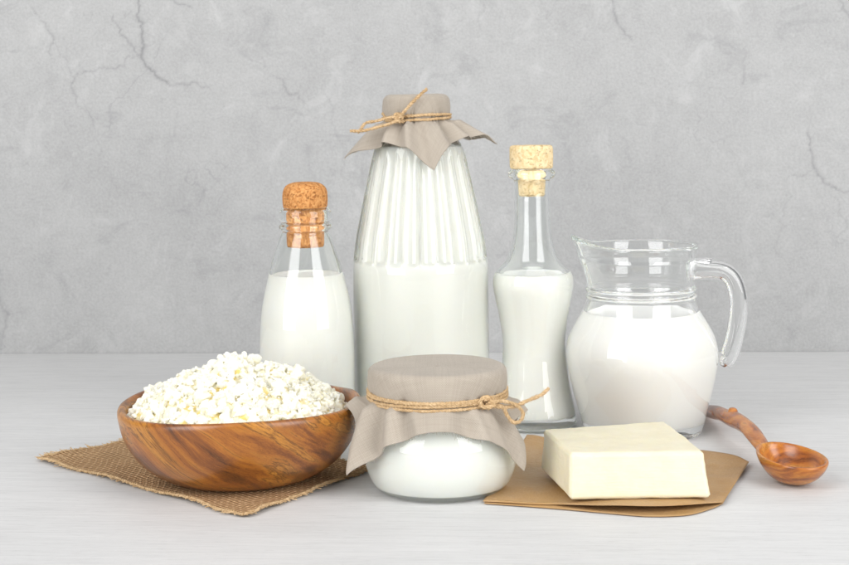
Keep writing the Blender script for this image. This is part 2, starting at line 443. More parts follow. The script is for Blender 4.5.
def build_wall():
    xs = np.concatenate([np.linspace(-2.2, -0.48, 18)[:-1], np.arange(-0.48, 0.48, 0.00115), np.linspace(0.4805, 2.2, 18)])
    zs = np.concatenate([[-0.02, -0.005], np.arange(0.0, 0.34, 0.00115), np.linspace(0.3405, 1.6, 18)])
    nx, nz = len(xs), len(zs)
    X, Z = np.meshgrid(xs, zs)
    mask = np.zeros_like(X)
    s = 1.28/1415
    for pts, w, st in CR:
        L = fract([wall_local(*p) for p in pts], 4, 0.15)
        nseg = len(L)-1
        for i, (a, b) in enumerate(zip(L[:-1], L[1:])):
            frac = min(i, nseg-i)/max(1, nseg)*2
            ww = w*s*(0.55+0.6*frac)*(0.75+0.6*rng.random())
            x0, x1 = min(a[0], b[0])-4*ww, max(a[0], b[0])+4*ww; z0, z1 = min(a[1], b[1])-4*ww, max(a[1], b[1])+4*ww
            j0, j1 = np.searchsorted(xs, [x0, x1]); i0, i1 = np.searchsorted(zs, [z0, z1])
            if j1 <= j0 or i1 <= i0: continue
            xx = X[i0:i1, j0:j1]; zz = Z[i0:i1, j0:j1]; d = b-a; L2 = max(d.dot(d), 1e-14)
            t = np.clip(((xx-a[0])*d[0]+(zz-a[1])*d[1])/L2, 0, 1)
            r = np.hypot(xx-a[0]-t*d[0], zz-a[1]-t*d[1])
            val = st*(np.exp(-(r/ww)**2)+0.22*np.exp(-(r/(3*ww))**2))
            mask[i0:i1, j0:j1] = np.maximum(mask[i0:i1, j0:j1], val)
    co = np.zeros((nx*nz, 3), np.float32)
    co[:, 0] = X.ravel(); co[:, 2] = Z.ravel(); co[:, 1] = (mask*0.0006).ravel()
    i = np.arange(nz-1)[:, None]*nx+np.arange(nx-1)[None, :]
    q = np.stack([i, i+1, i+1+nx, i+nx], -1).reshape(-1, 4)
    me = bpy.data.meshes.new('back_wall')
    me.vertices.add(nx*nz); me.vertices.foreach_set('co', co.ravel())
    me.loops.add(q.size); me.loops.foreach_set('vertex_index', q.ravel().astype(np.int32))
    me.polygons.add(len(q)); me.polygons.foreach_set('loop_start', (np.arange(len(q))*4).astype(np.int32))
    me.polygons.foreach_set('loop_total', np.full(len(q), 4, np.int32)); me.update(calc_edges=True)
    at_ = me.attributes.new('crack', 'FLOAT', 'POINT'); at_.data.foreach_set('value', mask.ravel().astype(np.float32))
    me.validate()
    o = link('back_wall', me, mat_wall()); o.location = wall_o; o.rotation_euler = (0, 0, yaw)
    o['kind'] = 'structure'; o['label'] = 'grey plaster wall with fine cracks behind the table'
    return o
build_wall()

def build_table():
    bm = bmesh.new(); bmesh.ops.create_cube(bm, size=1)
    bmesh.ops.scale(bm, vec=(2.8, 1.35, 0.04), verts=bm.verts)
    bmesh.ops.translate(bm, vec=(0, -0.674, -0.02), verts=bm.verts)
    bmesh.ops.bevel(bm, geom=bm.edges[:], offset=0.002, segments=2, affect='EDGES')
    me = bpy.data.meshes.new('tabletop'); bm.to_mesh(me); bm.free()
    o = link('tabletop', me, mat_table(), smooth=False); o.location = wall_o; o.rotation_euler = (0, 0, yaw)
    o['kind'] = 'structure'; o['label'] = 'pale whitewashed wooden tabletop with fine horizontal grain'
build_table()

# ================================================================== GLASSWARE
def px_profile(pts, cx, Y):
    """[(r px, y px)] measured on the photo -> metres"""
    s = Y/FPX
    return [(r*s, at(cx, y, Y).z) for r, y in pts]
def smooth_prof(p, n): return [tuple(q) for q in resample([(r, z, 0) for r, z in p], n)[:, :2]]

def shell(outer, t, zfloor, ztop_lip=True, tn=None):
    """outer: smooth list from base edge (z=0) up to lip. returns closed glass profile and inner profile (bottom->top)"""
    O = np.array(outer)
    T = np.gradient(O, axis=0); T /= np.linalg.norm(T, axis=1)[:, None]+1e-12
    N = np.stack([-T[:, 1], T[:, 0]], 1)          # inward (towards axis) when going up
    I = O+N*t
    I = I[(I[:, 1] > zfloor) & (I[:, 0] > 0.0005)]
    # sort monotone upward
    keep = [I[0]]
    for q in I[1:]:
        if q[1] > keep[-1][1]+1e-5: keep.append(q)
    I = np.array(keep)
    r0 = I[0][0]
    floor = [(1e-6, zfloor), (r0*0.6, zfloor), (r0*0.86, zfloor+0.0004), (r0*0.97, (zfloor+I[0][1])/2+0.0002)]
    inner = floor+[tuple(q) for q in I]
    return inner
def glass_closed(outer, inner, punt=0.0015):
    r0 = outer[0][0]
    base = [(1e-6, punt), (r0*0.6, punt*0.9), (r0*0.88, 0.0003), (r0*0.96, 0.0)]
    top_o, top_i = outer[-1], inner[-1]
    mid = ((top_o[0]+top_i[0])/2, max(top_o[1], top_i[1])+abs(top_o[0]-top_i[0])*0.35)
    q1 = ((top_o[0]*0.8+mid[0]*0.2), top_o[1]+(mid[1]-top_o[1])*0.75)
    q2 = ((top_i[0]*0.8+mid[0]*0.2), top_i[1]+(mid[1]-top_i[1])*0.75)
    return base+outer+[q1, mid, q2]+inner[::-1]
def milk_prof(inner, level, grow=0.00012):
    P = [(r+grow if r > 1e-4 else r, z-(grow if i < 4 else 0)) for i, (r, z) in enumerate(inner) if z < level]
    rl = np.interp(level, [q[1] for q in inner[4:]], [q[0] for q in inner[4:]])
    return P+[(rl+grow, level+0.0006), (rl-0.0003, level+0.0001), (rl-0.0008, level-0.0003), (rl-0.0016, level-0.0006), (rl*0.5, level-0.0007), (1e-6, level-0.0007)]
def lathe_obj(name, prof, mat, parent, seg=128, fn=None, smooth=True):
    V, F = lathe(prof, seg, fn)
    # orient: profile runs bottom centre -> outside -> top: faces must point outwards
    o = mesh_np(name, V, F, mat, parent, smooth)
    bm = bmesh.new(); bm.from_mesh(o.data); bmesh.ops.remove_doubles(bm, verts=bm.verts, dist=2e-6)
    bmesh.ops.recalc_face_normals(bm, faces=bm.faces); bm.to_mesh(o.data); bm.free()
    o.data.polygons.foreach_set('use_smooth', [True]*len(o.data.polygons))
    return o

# ---- small milk bottle with dark cork
Yb = 0.95; cx = 307
rt = root('milk_bottle', 'small glass milk bottle with a domed brown cork, behind the wooden bowl', 'bottle', at(cx, 340, Yb)*1)
rt.location.z = 0
P = px_profile([(47, 428), (47.3, 390), (47.3, 360), (46.8, 338), (45.4, 316), (42.6, 297), (36.2, 270), (30, 250), (25, 236), (22.6, 231),
                (24.5, 229.5), (26.4, 227.5), (26.2, 225), (24.0, 223.2), (23.8, 221.5), (25.8, 219.5), (26, 215), (25.6, 211), (24.2, 209)], cx, Yb)
P = [(0.0290, 0.0006), (0.0308, 0.003)]+P
out = smooth_prof(P, 130); inn = shell(out, 0.0021, 0.0045)
inn = [(min(r, 0.0131) if z > at(cx, 231, Yb).z else r, z) for r, z in inn]
lathe_obj('glass', glass_closed(out, inn), M_glass, rt)
lathe_obj('milk', milk_prof(inn, at(cx, 274, Yb).z), M_milk, rt)
k = Yb/FPX
M_corkd = mat_cork('brown_cork', (0.25, 0.085, 0.022), (0.50, 0.215, 0.065), (0.66, 0.34, 0.125), 1.0)
ck = [(1e-6, 247), (16, 247), (18.2, 245.5), (18.6, 240), (19.2, 214), (20.0, 210.5), (21.4, 208.0), (22.3, 204), (22.5, 196), (21.6, 189.5), (19, 185.5), (14, 183), (8, 182), (1e-6, 181.8)]
ckp = smooth_prof([(r*k, at(cx, y, Yb).z) for r, y in ck], 46)
ckp = [(max(r, 1e-6), z) for r, z in ckp]; ckp[0] = (1e-6, ckp[0][1]); ckp[-1] = (1e-6, ckp[-1][1])
def cork_fn(r, z, t):
    n = noise.noise(Vector((r*math.cos(t)*260, r*math.sin(t)*260, z*260)))*0.00022
    rr = r+n if r > 0.001 else r
    return (rr*math.cos(t), rr*math.sin(t), z+(n if r > 0.001 else 0))
lathe_obj('cork', ckp, M_corkd, rt, 72, cork_fn)

# ---- big fluted bottle
Yb = 0.975; cx = 421
rt = root('fluted_milk_bottle', 'tallest glass milk bottle with fluted shoulders under a tied linen cap', 'bottle', at(cx, 300, Yb))
rt.location.z = 0
big_root = rt
P = px_profile([(67.3, 420), (67.5, 380), (67.5, 320), (67.5, 280), (67.0, 262), (64.5, 240), (60.5, 220), (56.5, 200), (52.0, 180), (47.5, 160), (44.5, 149),
                (40.5, 142), (32, 134), (26.5, 127), (25.5, 121), (26.5, 117), (29.5, 113), (29.8, 101), (28.8, 98)], cx, Yb)
P = [(0.0425, 0.0006), (0.0450, 0.004)]+P
out = smooth_prof(P, 190); inn = shell(out, 0.0026, 0.006)
zA, zB = at(cx, 262, Yb).z, at(cx, 146, Yb).z
def flute(r, z, t):
    n = 24; ph = (t*n/(2*math.pi)) % 1.0
    c_ = abs(math.sin(math.pi*ph))                 # 0 at rib, 1 in middle of flute
    # scalloped lower end
    zlow = zA+0.0045*(1-math.sqrt(max(0, 1-(1-c_)**2)))*1.0
    w = min(1, max(0, (z-zlow)/0.0035)); w = w*w*(3-2*w)
    w2 = min(1, max(0, (zB-z)/0.010))
    d = -(c_**0.6)*0.0036*w*w2*(r/0.045 if r > 0.01 else 0)
    rr = r+d
    return (rr*math.cos(t), rr*math.sin(t), z)
lathe_obj('glass', glass_closed(out, inn), M_glass, rt, 520, flute)
lathe_obj('milk', milk_prof(inn, at(cx, 147, Yb).z), M_milk_big, rt, 520, flute)

# ---- waisted bottle with pale stopper
Yb = 0.968; cx = 534
rt = root('waisted_milk_bottle', 'slim waisted glass bottle of milk with a flat pale cork stopper', 'bottle', at(cx, 350, Yb))
rt.location.z = 0
P = px_profile([(41.5, 422), (39.5, 405), (35.5, 385), (32.3, 362), (31.2, 345), (32.5, 328), (36, 308), (39.6, 290), (40.2, 281), (38.3, 273), (33, 267),
                (26.5, 260), (21.8, 249), (19.2, 236), (18.0, 220), (17.6, 200), (17.8, 184), (18.4, 179.5), (22.0, 177.5), (23.6, 175), (23.2, 171.5), (20.5, 169.6)], cx, Yb)
P = [(0.0262, 0.0006), (0.0282, 0.003)]+P
out = smooth_prof(P, 150); inn = shell(out, 0.0022, 0.0075)
inn = [(min(r, 0.0105) if z > at(cx, 182, Yb).z else r, z) for r, z in inn]
lathe_obj('glass', glass_closed(out, inn, 0.003), M_glass, rt)
lathe_obj('milk', milk_prof(inn, at(cx, 273.5, Yb).z), M_milk, rt)
k = Yb/FPX
M_corkl = mat_cork('pale_cork', (0.58, 0.41, 0.20), (0.72, 0.55, 0.31), (0.80, 0.65, 0.41), 0.8)
ck = [(1e-6, 196), (11.8, 196), (13.0, 194.5), (13.2, 190), (14.0, 176), (14.6, 169.2), (19.5, 168.8), (21.3, 167.6), (21.7, 165), (21.7, 149), (20.9, 146.3), (18.6, 145.2), (1e-6, 145)]
ckp = [(r*k, at(cx, y, Yb).z) for r, y in ck]
fine = []
for a, b in zip(ckp[:-1], ckp[1:]):
    for q in range(4): fine.append((a[0]+(b[0]-a[0])*q/4, a[1]+(b[1]-a[1])*q/4))
fine.append(ckp[-1])
lathe_obj('cork', fine, M_corkl, rt, 72, cork_fn)

# ---- pitcher
Yb = 0.95; cx = 641.5
rt = root('milk_pitcher', 'clear glass pitcher of milk with a spout and curved handle, behind the butter', 'pitcher', at(cx, 350, Yb))
rt.location.z = 0
P = px_profile([(56.5, 432), (60, 424), (64, 408), (68.5, 392), (73, 372), (75.3, 357), (75, 347), (71.5, 334), (64.5, 321), (58.5, 311), (55, 303),
                (53.6, 298.5), (54.8, 296.5), (55, 294.5), (53.4, 292.5), (54.6, 290), (55, 287.5), (53.0, 284.5), (52.8, 278), (53.6, 268), (54.8, 262.5), (55.2, 260), (54.6, 257), (55.4, 252), (57, 247)], cx, Yb)
P = [(0.0330, 0.0006), (0.0355, 0.003)]+P
out = smooth_prof(P, 220); inn = shell(out, 0.0030, 0.007)
zs0 = at(cx, 288, Yb).z; ztop = at(cx, 248, Yb).z
def spout(r, z, t):
    x, y = r*math.cos(t), r*math.sin(t)
    w = max(0, (z-zs0)/(ztop-zs0)); w = min(w, 1.1)
    da = math.atan2(math.sin(t-math.pi), math.cos(t-math.pi))
    g = math.exp(-(da/0.46)**2)
    push = 0.0076*(w**1.6)*g
    pinch = 1-0.035*(w**2)*math.exp(-((abs(da)-0.75)/0.3)**2)
    x, y = x*pinch, y*pinch
    # the collar narrows sideways into the lip
    return (x-push, y*(1-0.10*g*w**2), z+0.0058*g*max(0, w)**2.4)
lathe_obj('glass', glass_closed(out, inn, 0.003), M_glass_smooth, rt, 240, spout)
lathe_obj('milk', milk_prof(inn, at(cx, 312, Yb).z), M_milkw, rt)
hp = [(693, 269, 0), (702, 269.5, 0), (713, 270, 0), (723, 271.5, 0), (731, 277, 0), (736, 287, 0), (738.5, 300, 0), (738, 315, 0), (735.5, 332, 0), (732, 346, 0), (728.5, 356, 0), (724.5, 360, 0), (719.5, 359.5, 0)]
base = rt.location.copy()
path = resample([at(a, b, Yb-0.008*0)-base for a, b, _ in hp], 70)
rad = []
for i in range(70):
    s = i/69; w_ = 0.0064*(1-0.06*s)+0.0012*max(0, 1-s/0.12); h_ = 0.0066*(1-0.12*s)
    e = min(1, (69-i)/5); e = math.sqrt(max(0.02, 1-(1-e)**2)); rad.append((w_*e, h_*e))
V, F = tube(path, rad, 24, up=(0, 1, 0.01))
hd = mesh_np('handle', V, F, M_glass_smooth, rt)
# tube(): first radius is across (x-z plane here), second along up -> swap so the strap is broad front to back
tb = resample([at(694, 262, Yb)-base, at(700, 260.5, Yb)-base, at(707, 259.5, Yb)-base, at(713, 259, Yb)-base], 16)
V, F = tube(tb, [(0.0016*math.sqrt(max(0.03, 1-(i/15)**4)), 0.0050*math.sqrt(max(0.03, 1-(i/15)**4))) for i in range(16)], 18, up=(0, 1, 0.01))
mesh_np('thumb_rest', V, F, M_glass_smooth, rt)

# ================================================================== CLOTH CAPS
def cloth_cap(name, parent, cxy, ztop, rtop, zstr, rstr, tmid, tcor, psi0, warp, beta, drop, seed, sag=0.0006, ripple=0.0011, rcorner=0.0028, folds=()):
    """square cloth tied over a round mouth. psi = angle in the cloth, phi = angle round the jar (degrees)"""
    NS = 360; th = np.linspace(0, 360, NS, endpoint=False)
    used_top, used_side = rtop, ztop-zstr
    rows, uvs = [], []
    rn = np.random.default_rng(seed); ph = rn.random(8)*6.28
    def per(table, psi):
        ks = sorted(table); xs = [k-360 for k in ks]+ks+[k+360 for k in ks]; ys = [table[k] for k in ks]*3
        xs = np.array(xs, float)
        return np.interp(psi, xs, ys)
    def smoothp(arr, n=9):
        kx = np.ones(n)/n; return np.convolve(np.concatenate([arr[-n:], arr, arr[:n]]), kx, 'same')[n:-n]
    B = smoothp(np.radians(per(beta, th)), 15); D = smoothp(per(drop, th), 15)
    Wp = th+smoothp(per(warp, th), 9)
    sq = np.radians(th-psi0); wq = (1/np.maximum(np.abs(np.cos(sq)), np.abs(np.sin(sq)))-1)/0.4142
    TL = tmid+(tcor-tmid)*wq
    TL = TL*(1+0.03*np.sin(np.radians(th)*3+ph[0])+0.012*np.sin(np.radians(th)*11+ph[1]))
    phi = np.radians(Wp)
    crease = 0.5*np.sin(phi*9+ph[2])+0.3*np.sin(phi*17+ph[3])+0.35*np.sin(phi*29+ph[4])
    # sharp gathers
    gath = np.zeros(NS)
    for _ in range(24):
        c0 = rn.random()*2*math.pi; d = np.angle(np.exp(1j*(phi-c0))); gath -= rn.uniform(.7, 1.5)*np.exp(-(d/0.042)**2)
    rc = rcorner
    fc = [(rn.random()*360, rn.uniform(5, 9), rn.uniform(0.4, 0.8)) for _ in range(7)]+list(folds)
    # top
    for s in np.linspace(0, 1, 16):
        r = (rtop-rc)*s; z = np.full(NS, ztop)-sag*(1-s**2)+0.00015*np.sin(np.radians(th)*2+ph[5])*s
        rows.append((np.full(NS, max(r, 1e-5)), z)); uvs.append(np.full(NS, r))
    for a in np.linspace(0, math.pi/2, 7)[1:]:
        rows.append((np.full(NS, rtop-rc+rc*math.sin(a)), np.full(NS, ztop-rc+rc*math.cos(a)))); uvs.append(np.full(NS, rtop-rc+rc*a))
    z1 = ztop-rc
    for s in np.linspace(0, 1, 14)[1:]:
        z = z1+(zstr-z1)*s
        r = rtop+(rstr-rtop)*(s**3)+0.0004*math.sin(s*3.1)
        amp = s**1.5
        rows.append((r+amp*(0.0002*crease+0.0016*gath*s), np.full(NS, z))); uvs.append(np.full(NS, rtop+rc*0.57+(z1-z)))
    u0 = rtop+rc*0.57+(z1-zstr)
    for s in np.linspace(0, 1, 44)[1:]:
        t = TL*s
        # direction bends from steep (under the string) to beta, then droops
        ang = B*(np.minimum(1, t/0.006))**0.7
        r = rstr+np.sin(ang)*t-D*0.15*t*s; z = zstr-np.cos(ang)*t-D*t*s*0.5
        g = np.minimum(1, t/0.012)
        r = r+g*ripple*(np.sin(phi*7+ph[6])+0.6*np.sin(phi*12+ph[7]+s*1.2))*np.cos(B)*0.9+0.0016*gath*np.exp(-t/0.006)
        z = z+g*ripple*np.sin(phi*7+ph[6])*np.sin(B)
        for c0, wd, am in fc:      # pinched valleys with a raised shoulder beside them
            d = (np.degrees(phi)-c0-6*s+180) % 360-180
            vv = am*0.0030*np.minimum(1, t/0.007)*(-np.exp(-(d/wd)**2)+0.8*np.exp(-((d-wd*1.7)/(wd*0.9))**2)+0.35*np.exp(-((d+wd*2.0)/(wd*1.2))**2))
            vv = np.where(vv < 0, vv*0.7, vv)
            r = r+vv*np.cos(B*0.6); z = z+vv*np.sin(B)*0.6
        rows.append((r, z)); uvs.append(u0+t)
    V = []; UV = []
    for (r, z), u in zip(rows, uvs):
        for j in range(NS):
            V.append((r[j]*math.cos(phi[j]), r[j]*math.sin(phi[j]), z[j]))
            UV.append((u[j]*math.cos(sq[j]), u[j]*math.sin(sq[j])))
    F = grid_faces(len(rows), NS)
    F = [f[::-1] for f in F]
    o = mesh_np(name, V, F, M_linen, parent)
    o.location = (cxy[0]-parent.location.x, cxy[1]-parent.location.y, 0)
    ul = o.data.uv_layers.new(name='UVMap'); UVa = np.array(UV)
    li = np.empty(len(o.data.loops), np.int32); o.data.loops.foreach_get('vertex_index', li)
    ul.data.foreach_set('uv', UVa[li].astype(np.float32).ravel())
    so = o.modifiers.new('thickness', 'SOLIDIFY'); so.thickness = 0.0005; so.offset = 1
    bg = Bag(); base_i = (len(rows)-1)*NS; prev_i = base_i-NS
    for _ in range(260):
        j = rn.integers(0, NS); p = np.array(V[base_i+j]); d = p-np.array(V[prev_i+j]); d /= np.linalg.norm(d)+1e-9
        d = d+rn.normal(size=3)*0.35; l = rn.uniform(0.0004, 0.0016)*(2.2 if rn.random() < 0.06 else 1)
        bg.add(tube([p-d*0.0003, p+d*l*0.5+rn.normal(size=3)*0.0001, p+d*l+rn.normal(size=3)*0.0002], 0.00009, 3, closed_ends=False))
    th_o = mesh_np('loose_threads', bg.v, bg.f, M_linen, o)
    return o

# ---- cap on big bottle
Yb = 0.975
capc = at(416.5, 118, Yb)
zt, zs_ = at(416, 94, Yb).z-0.0008, at(416, 119, Yb).z
cloth_cap('cloth_cover', big_root, (capc.x, capc.y), zt, 0.0227, zs_, 0.0218, 0.0200, 0.0375, 45,
          {0: -6, 90: 0, 180: 8, 225: 14, 270: 16, 315: 8},
          {0: 68, 22: 58, 45: 50, 90: 40, 135: 40, 180: 54, 205: 40, 225: 40, 250: 36, 270: 31, 290: 36, 315: 46, 335: 58},
          {0: 0.1, 90: 0.3, 180: 0.25, 270: 0.1, 315: 0.1}, 3, ripple=0.0009, rcorner=0.0048, folds=((312, 7, 1.5), (243, 7, 1.3), (215, 7, 1.3), (330, 6, 1.4)))
bag = Bag(); cc = np.array([capc.x-big_root.location.x, capc.y-big_root.location.y, 0])
def wraps(bag, n, r, z0, dz, rr, seed):
    rn = np.random.default_rng(seed); pts = []
    for i in range(int(n*28)+1):
        a = i/28*2*math.pi+3.6
        k_ = i/28
        z = z0+dz*((k_ % n)-n/2+0.5)*0.9+0.35*dz*math.sin(a*1.0+k_*1.9)+rn.normal()*rr*0.08
        pts.append(cc+np.array([(r+rn.normal()*rr*0.05)*math.cos(a), (r+rn.normal()*rr*0.05)*math.sin(a), z]))
    rope(bag, pts, rr)
wraps(bag, 2, 0.0232, zs_+0.0005, 0.0021, 0.0010, 4)
b0 = np.array(big_root.location)
def loc(px, py, Y): return np.array(at(px, py, Y))-b0
kY = 0.975-0.0245
rope(bag, [loc(399, 121, kY+0.002), loc(396, 119, kY-0.001), loc(399, 115, kY-0.002), loc(402, 118, kY-0.001), loc(398, 122, kY+0.001)], 0.0011)
rope(bag, [loc(404, 122, kY+0.002), loc(397, 121, kY-0.002), loc(395, 115, kY-0.001), loc(401, 114, kY+0.001)], 0.0011)
rope(bag, [loc(397, 120, kY-0.001), loc(404, 112, kY-0.003), loc(412, 103, kY-0.003), loc(419, 96, kY-0.002), loc(427, 89, kY-0.004)], 0.00105, fuzz=1.6)
rope(bag, [loc(400, 120, kY-0.001), loc(389, 124, kY-0.004), loc(375, 128, kY-0.005), loc(362, 131, kY-0.006), loc(350, 131, kY-0.006)], 0.0010, fuzz=2)
rope(bag, [loc(398, 117, kY-0.001), loc(388, 118, kY-0.003), loc(377, 121, kY-0.002), loc(366, 123, kY+0.001), loc(361, 129, kY+0.001), loc(358, 133, kY+0.0)], 0.0010, fuzz=1.6)
bag.build('twine', M_jute, big_root)

# ---- round jar in front
Yj = 0.808; jc = at(440.5, 440, Yj)
jar = root('yogurt_jar', 'squat round glass jar of white yogurt under a linen cloth tied with twine, frontmost', 'jar', (jc.x, Yj, 0))
P = [(0.0330, 0.0006), (0.0368, 0.0024), (0.0402, 0.0070), (0.0429, 0.0145), (0.0437, 0.0235), (0.0426, 0.0325), (0.0390, 0.0410), (0.0352, 0.0470), (0.0338, 0.0510),
     (0.0345, 0.0545), (0.0362, 0.0560), (0.0365, 0.0620), (0.0360, 0.0660)]
out = smooth_prof(P, 130); inn = shell(out, 0.0022, 0.0045)
lathe_obj('glass', glass_closed(out, inn, 0.0022), mat_glass('greenish_glass', (0.982, 0.995, 0.985)), jar)
lathe_obj('yogurt', milk_prof(inn, 0.0545), M_milkw, jar)
zt, zs_ = 0.0697, 0.0538
lidc = at(437.5, 395, Yj)
cloth_cap('cloth_cover', jar, (lidc.x, Yj), zt, 0.0392, zs_, 0.0382, 0.0135, 0.0420, 0,
          {0: -4, 30: -2, 45: 0, 135: 0, 180: 6, 225: -14, 250: -6, 270: 0, 290: 6, 315: 16, 340: 2},
          {0: 40, 45: 35, 90: 30, 135: 35, 180: 66, 200: 54, 225: 18, 250: 22, 270: 30, 290: 27, 315: 20, 340: 32},
          {0: 0.15, 90: 0.1, 180: 0.1, 225: 0.0, 270: 0.1, 315: 0.0}, 11, sag=0.0008, ripple=0.0012, rcorner=0.0036, folds=((194, 8, 2.0), (217, 7, 1.6), (241, 5, 1.0), (286, 6, 1.2), (318, 6, 1.2), (338, 8, 1.8)))
bag = Bag(); cc = np.array([lidc.x-jc.x, 0, 0])
wraps(bag, 4, 0.0396, zs_+0.0003, 0.0015, 0.00088, 6)
b0 = np.array(jar.location)
rope(bag, [loc(484, 408, .776), loc(480, 402, .774), loc(486, 397, .775), loc(492, 402, .774), loc(488, 409, .775)], 0.0012)
rope(bag, [loc(478, 404, .776), loc(485, 407, .773), loc(494, 405, .774), loc(492, 398, .776), loc(484, 400, .774)], 0.0012)
rope(bag, [loc(486, 404, .775), loc(500, 407, .776), loc(514, 406, .778), loc(529, 400, .78), loc(541, 395, .782), loc(549, 388, .784)], 0.0010, fuzz=2)
rope(bag, [loc(488, 403, .774), loc(502, 401, .775), loc(516, 405, .777), loc(523, 413, .778), loc(520, 421, .779), loc(513, 422, .778), loc(507, 415, .777), loc(503, 407, .776), loc(494, 404, .776)], 0.0010, fuzz=1.5)
bag.build('twine', M_jute, jar)

# ================================================================== BURLAP + BOWL + CHEESE
def patch(corners, nu, nv, zf, edge=None):
    A, B, C_, D = [np.array(c_) for c_ in corners]
    V, UV = [], []
    for i in range(nv+1):
        for j in range(nu+1):
            u, v = j/nu, i/nv
            p = (A*(1-u)+B*u)*(1-v)+(D*(1-u)+C_*u)*v
            if edge: p = p+edge(u, v)
            p = p.copy(); p[2] += zf(u, v, p)
            V.append(p); UV.append((u*np.linalg.norm(B-A), v*np.linalg.norm(D-A)))
    F = grid_faces(nv+1, nu+1, wrap=False)
    return V, F, UV
def set_uv(o, UV):
    ul = o.data.uv_layers.new(name='UVMap'); UVa = np.array(UV)
    li = np.empty(len(o.data.loops), np.int32); o.data.loops.foreach_get('vertex_index', li)
    ul.data.foreach_set('uv', UVa[li].astype(np.float32).ravel())
A, B, C_, D = ground(40, 461), ground(245, 518), ground(372, 470), ground(190, 431)
bl = root('burlap_mat', 'frayed brown burlap mat under the wooden bowl', 'mat', A)
b0 = np.array(bl.location)
def be(u, v):
    n1 = noise.noise(Vector((u*7, v*7, 3)))*0.0022; n2 = noise.noise(Vector((u*5, v*5, 9)))*0.0022
    return np.array([n1+0.004*math.sin(u*math.pi)*(1-2*v)*0, n2, 0])
def bz(u, v, p):
    e = min(u, 1-u, v, 1-v)
    return 0.0008+0.0012*max(0, 1-e/0.10)**2*(0.5+0.5*math.sin(u*19+v*13))+0.0005*noise.noise(Vector((u*9, v*9, 0)))*(1 if e < .2 else 0.3)
V, F, UV = patch([A, B, C_, D], 150, 110, bz, be)
V = [np.array(p)-b0 for p in V]
o = mesh_np('weave', V, F, M_burlap, bl); set_uv(o, UV)
so = o.modifiers.new('thickness', 'SOLIDIFY'); so.thickness = 0.0010; so.offset = 1
bag = Bag(); NU, NV = 151, 111
def edge_pt(kind, s):
    if kind == 'AB': return V[int(s*150)]
    if kind == 'DC': return V[110*NU+int(s*150)]
    if kind == 'AD': return V[int(s*110)*NU]
    return V[int(s*110)*NU+150]
cen = (np.array(A)+np.array(B)+np.array(C_)+np.array(D))/4-b0
eu = np.array(B-A); eu /= np.linalg.norm(eu); ev = np.array(D-A); ev /= np.linalg.norm(ev)
for kind, n, out_, ln in (('AB', 210, -ev, 0.0028), ('DC', 190, ev, 0.005), ('AD', 150, -eu, 0.0058), ('BC', 130, eu, 0.0030)):
    for i in range(n):
        p = edge_pt(kind, (i+rng.random()*0.8)/n)-out_*0.0006+np.array([0, 0, 0.0005])
        l = ln*rng.uniform(0.4, 1.25); side = np.array([rng.normal(), rng.normal(), abs(rng.normal())*0.35])*0.35
        q1 = p+(out_+side*0.4)*l*0.5; q2 = p+(out_+side)*l; q2[2] = max(0.0004, q2[2]-0.0002)
        q1[2] = max(q1[2], 0.0006)
        bag.add(tube(resample([p, q1, q2], 6), list(np.linspace(0.00050, 0.00022, 6)*rng.uniform(.6, 1.1)), 5))
    # edge thread running along the border
    pts = [edge_pt(kind, s)+np.array([0, 0, 0.0006])+rng.normal(size=3)*0.00015 for s in np.linspace(0, 0.999, 60)]
    rope(bag, pts, 0.0008, fuzz=3)
for _ in range(34):    # stray fibres round the left corner
    p = V[0]+eu*rng.uniform(0, 0.02)+ev*rng.uniform(0, 0.02)
    d = -eu*rng.uniform(.3, 1)-ev*rng.uniform(-.6, .8)+np.array([0, 0, rng.uniform(0, .25)]); d /= np.linalg.norm(d)
    l = rng.uniform(.003, .008)
    bag.add(tube(resample([p, p+d*l*.5+np.array([0, 0, .0006]), p+d*l], 6), 0.00022, 4))
fr = bag.build('fringe', M_jute, bl)

acacia = [(0.050, 0.013, 0.005), (0.19, 0.056, 0.010), (0.37, 0.128, 0.017), (0.56, 0.245, 0.036)]
M_bowl = mat_wood('acacia_wood', acacia, 9.0, (0, R(-38), 0), rough=0.33, seed=1.3, warp=0.55, coat=0.4, contrast=0.85)
Yw = 0.832; bc = at(240.5, 400, Yw)
bowl = root('wooden_bowl', 'round brown wooden bowl with dark swirling grain on the burlap', 'bowl', (bc.x, Yw, 0.0022))
bp = [(1e-6, 0.0), (0.030, 0.0), (0.0385, 0.0007), (0.0470, 0.0036), (0.0565, 0.0095), (0.0640, 0.0175), (0.0690, 0.0265), (0.0712, 0.0345), (0.0718, 0.0385), (0.0714, 0.0404), (0.0702, 0.0414),
      (0.0684, 0.0412), (0.0672, 0.0402), (0.0662, 0.0380), (0.0645, 0.030), (0.060, 0.021), (0.050, 0.0115), (0.036, 0.0062), (0.018, 0.0046), (1e-6, 0.0044)]
bp = [(r*0.983, z*1.075) for r, z in bp]
bpp = smooth_prof(bp, 120); bpp = [(max(r, 1e-6), max(0, z)) for r, z in bpp]; bpp[0] = (1e-6, 0); bpp[-1] = (1e-6, 0.0044)
def bowl_fn(r, z, t):
    k_ = 1+0.012*math.cos(2*t+0.6)+0.005*math.cos(3*t+1)
    zz = z+(z/0.041)*(0.0009*math.cos(2*t+2.0)+0.0005*math.sin(3*t))
    # a shallow notch in the rim at the right
    d = math.atan2(math.sin(t-0.30), math.cos(t-0.30)); zz += 0.0012*math.exp(-(d/0.22)**2)*(z/0.041)**4
    return (r*k_*math.cos(t), r*k_*math.sin(t), zz)
lathe_obj('wall', bpp, M_bowl, bowl, 160, bowl_fn)

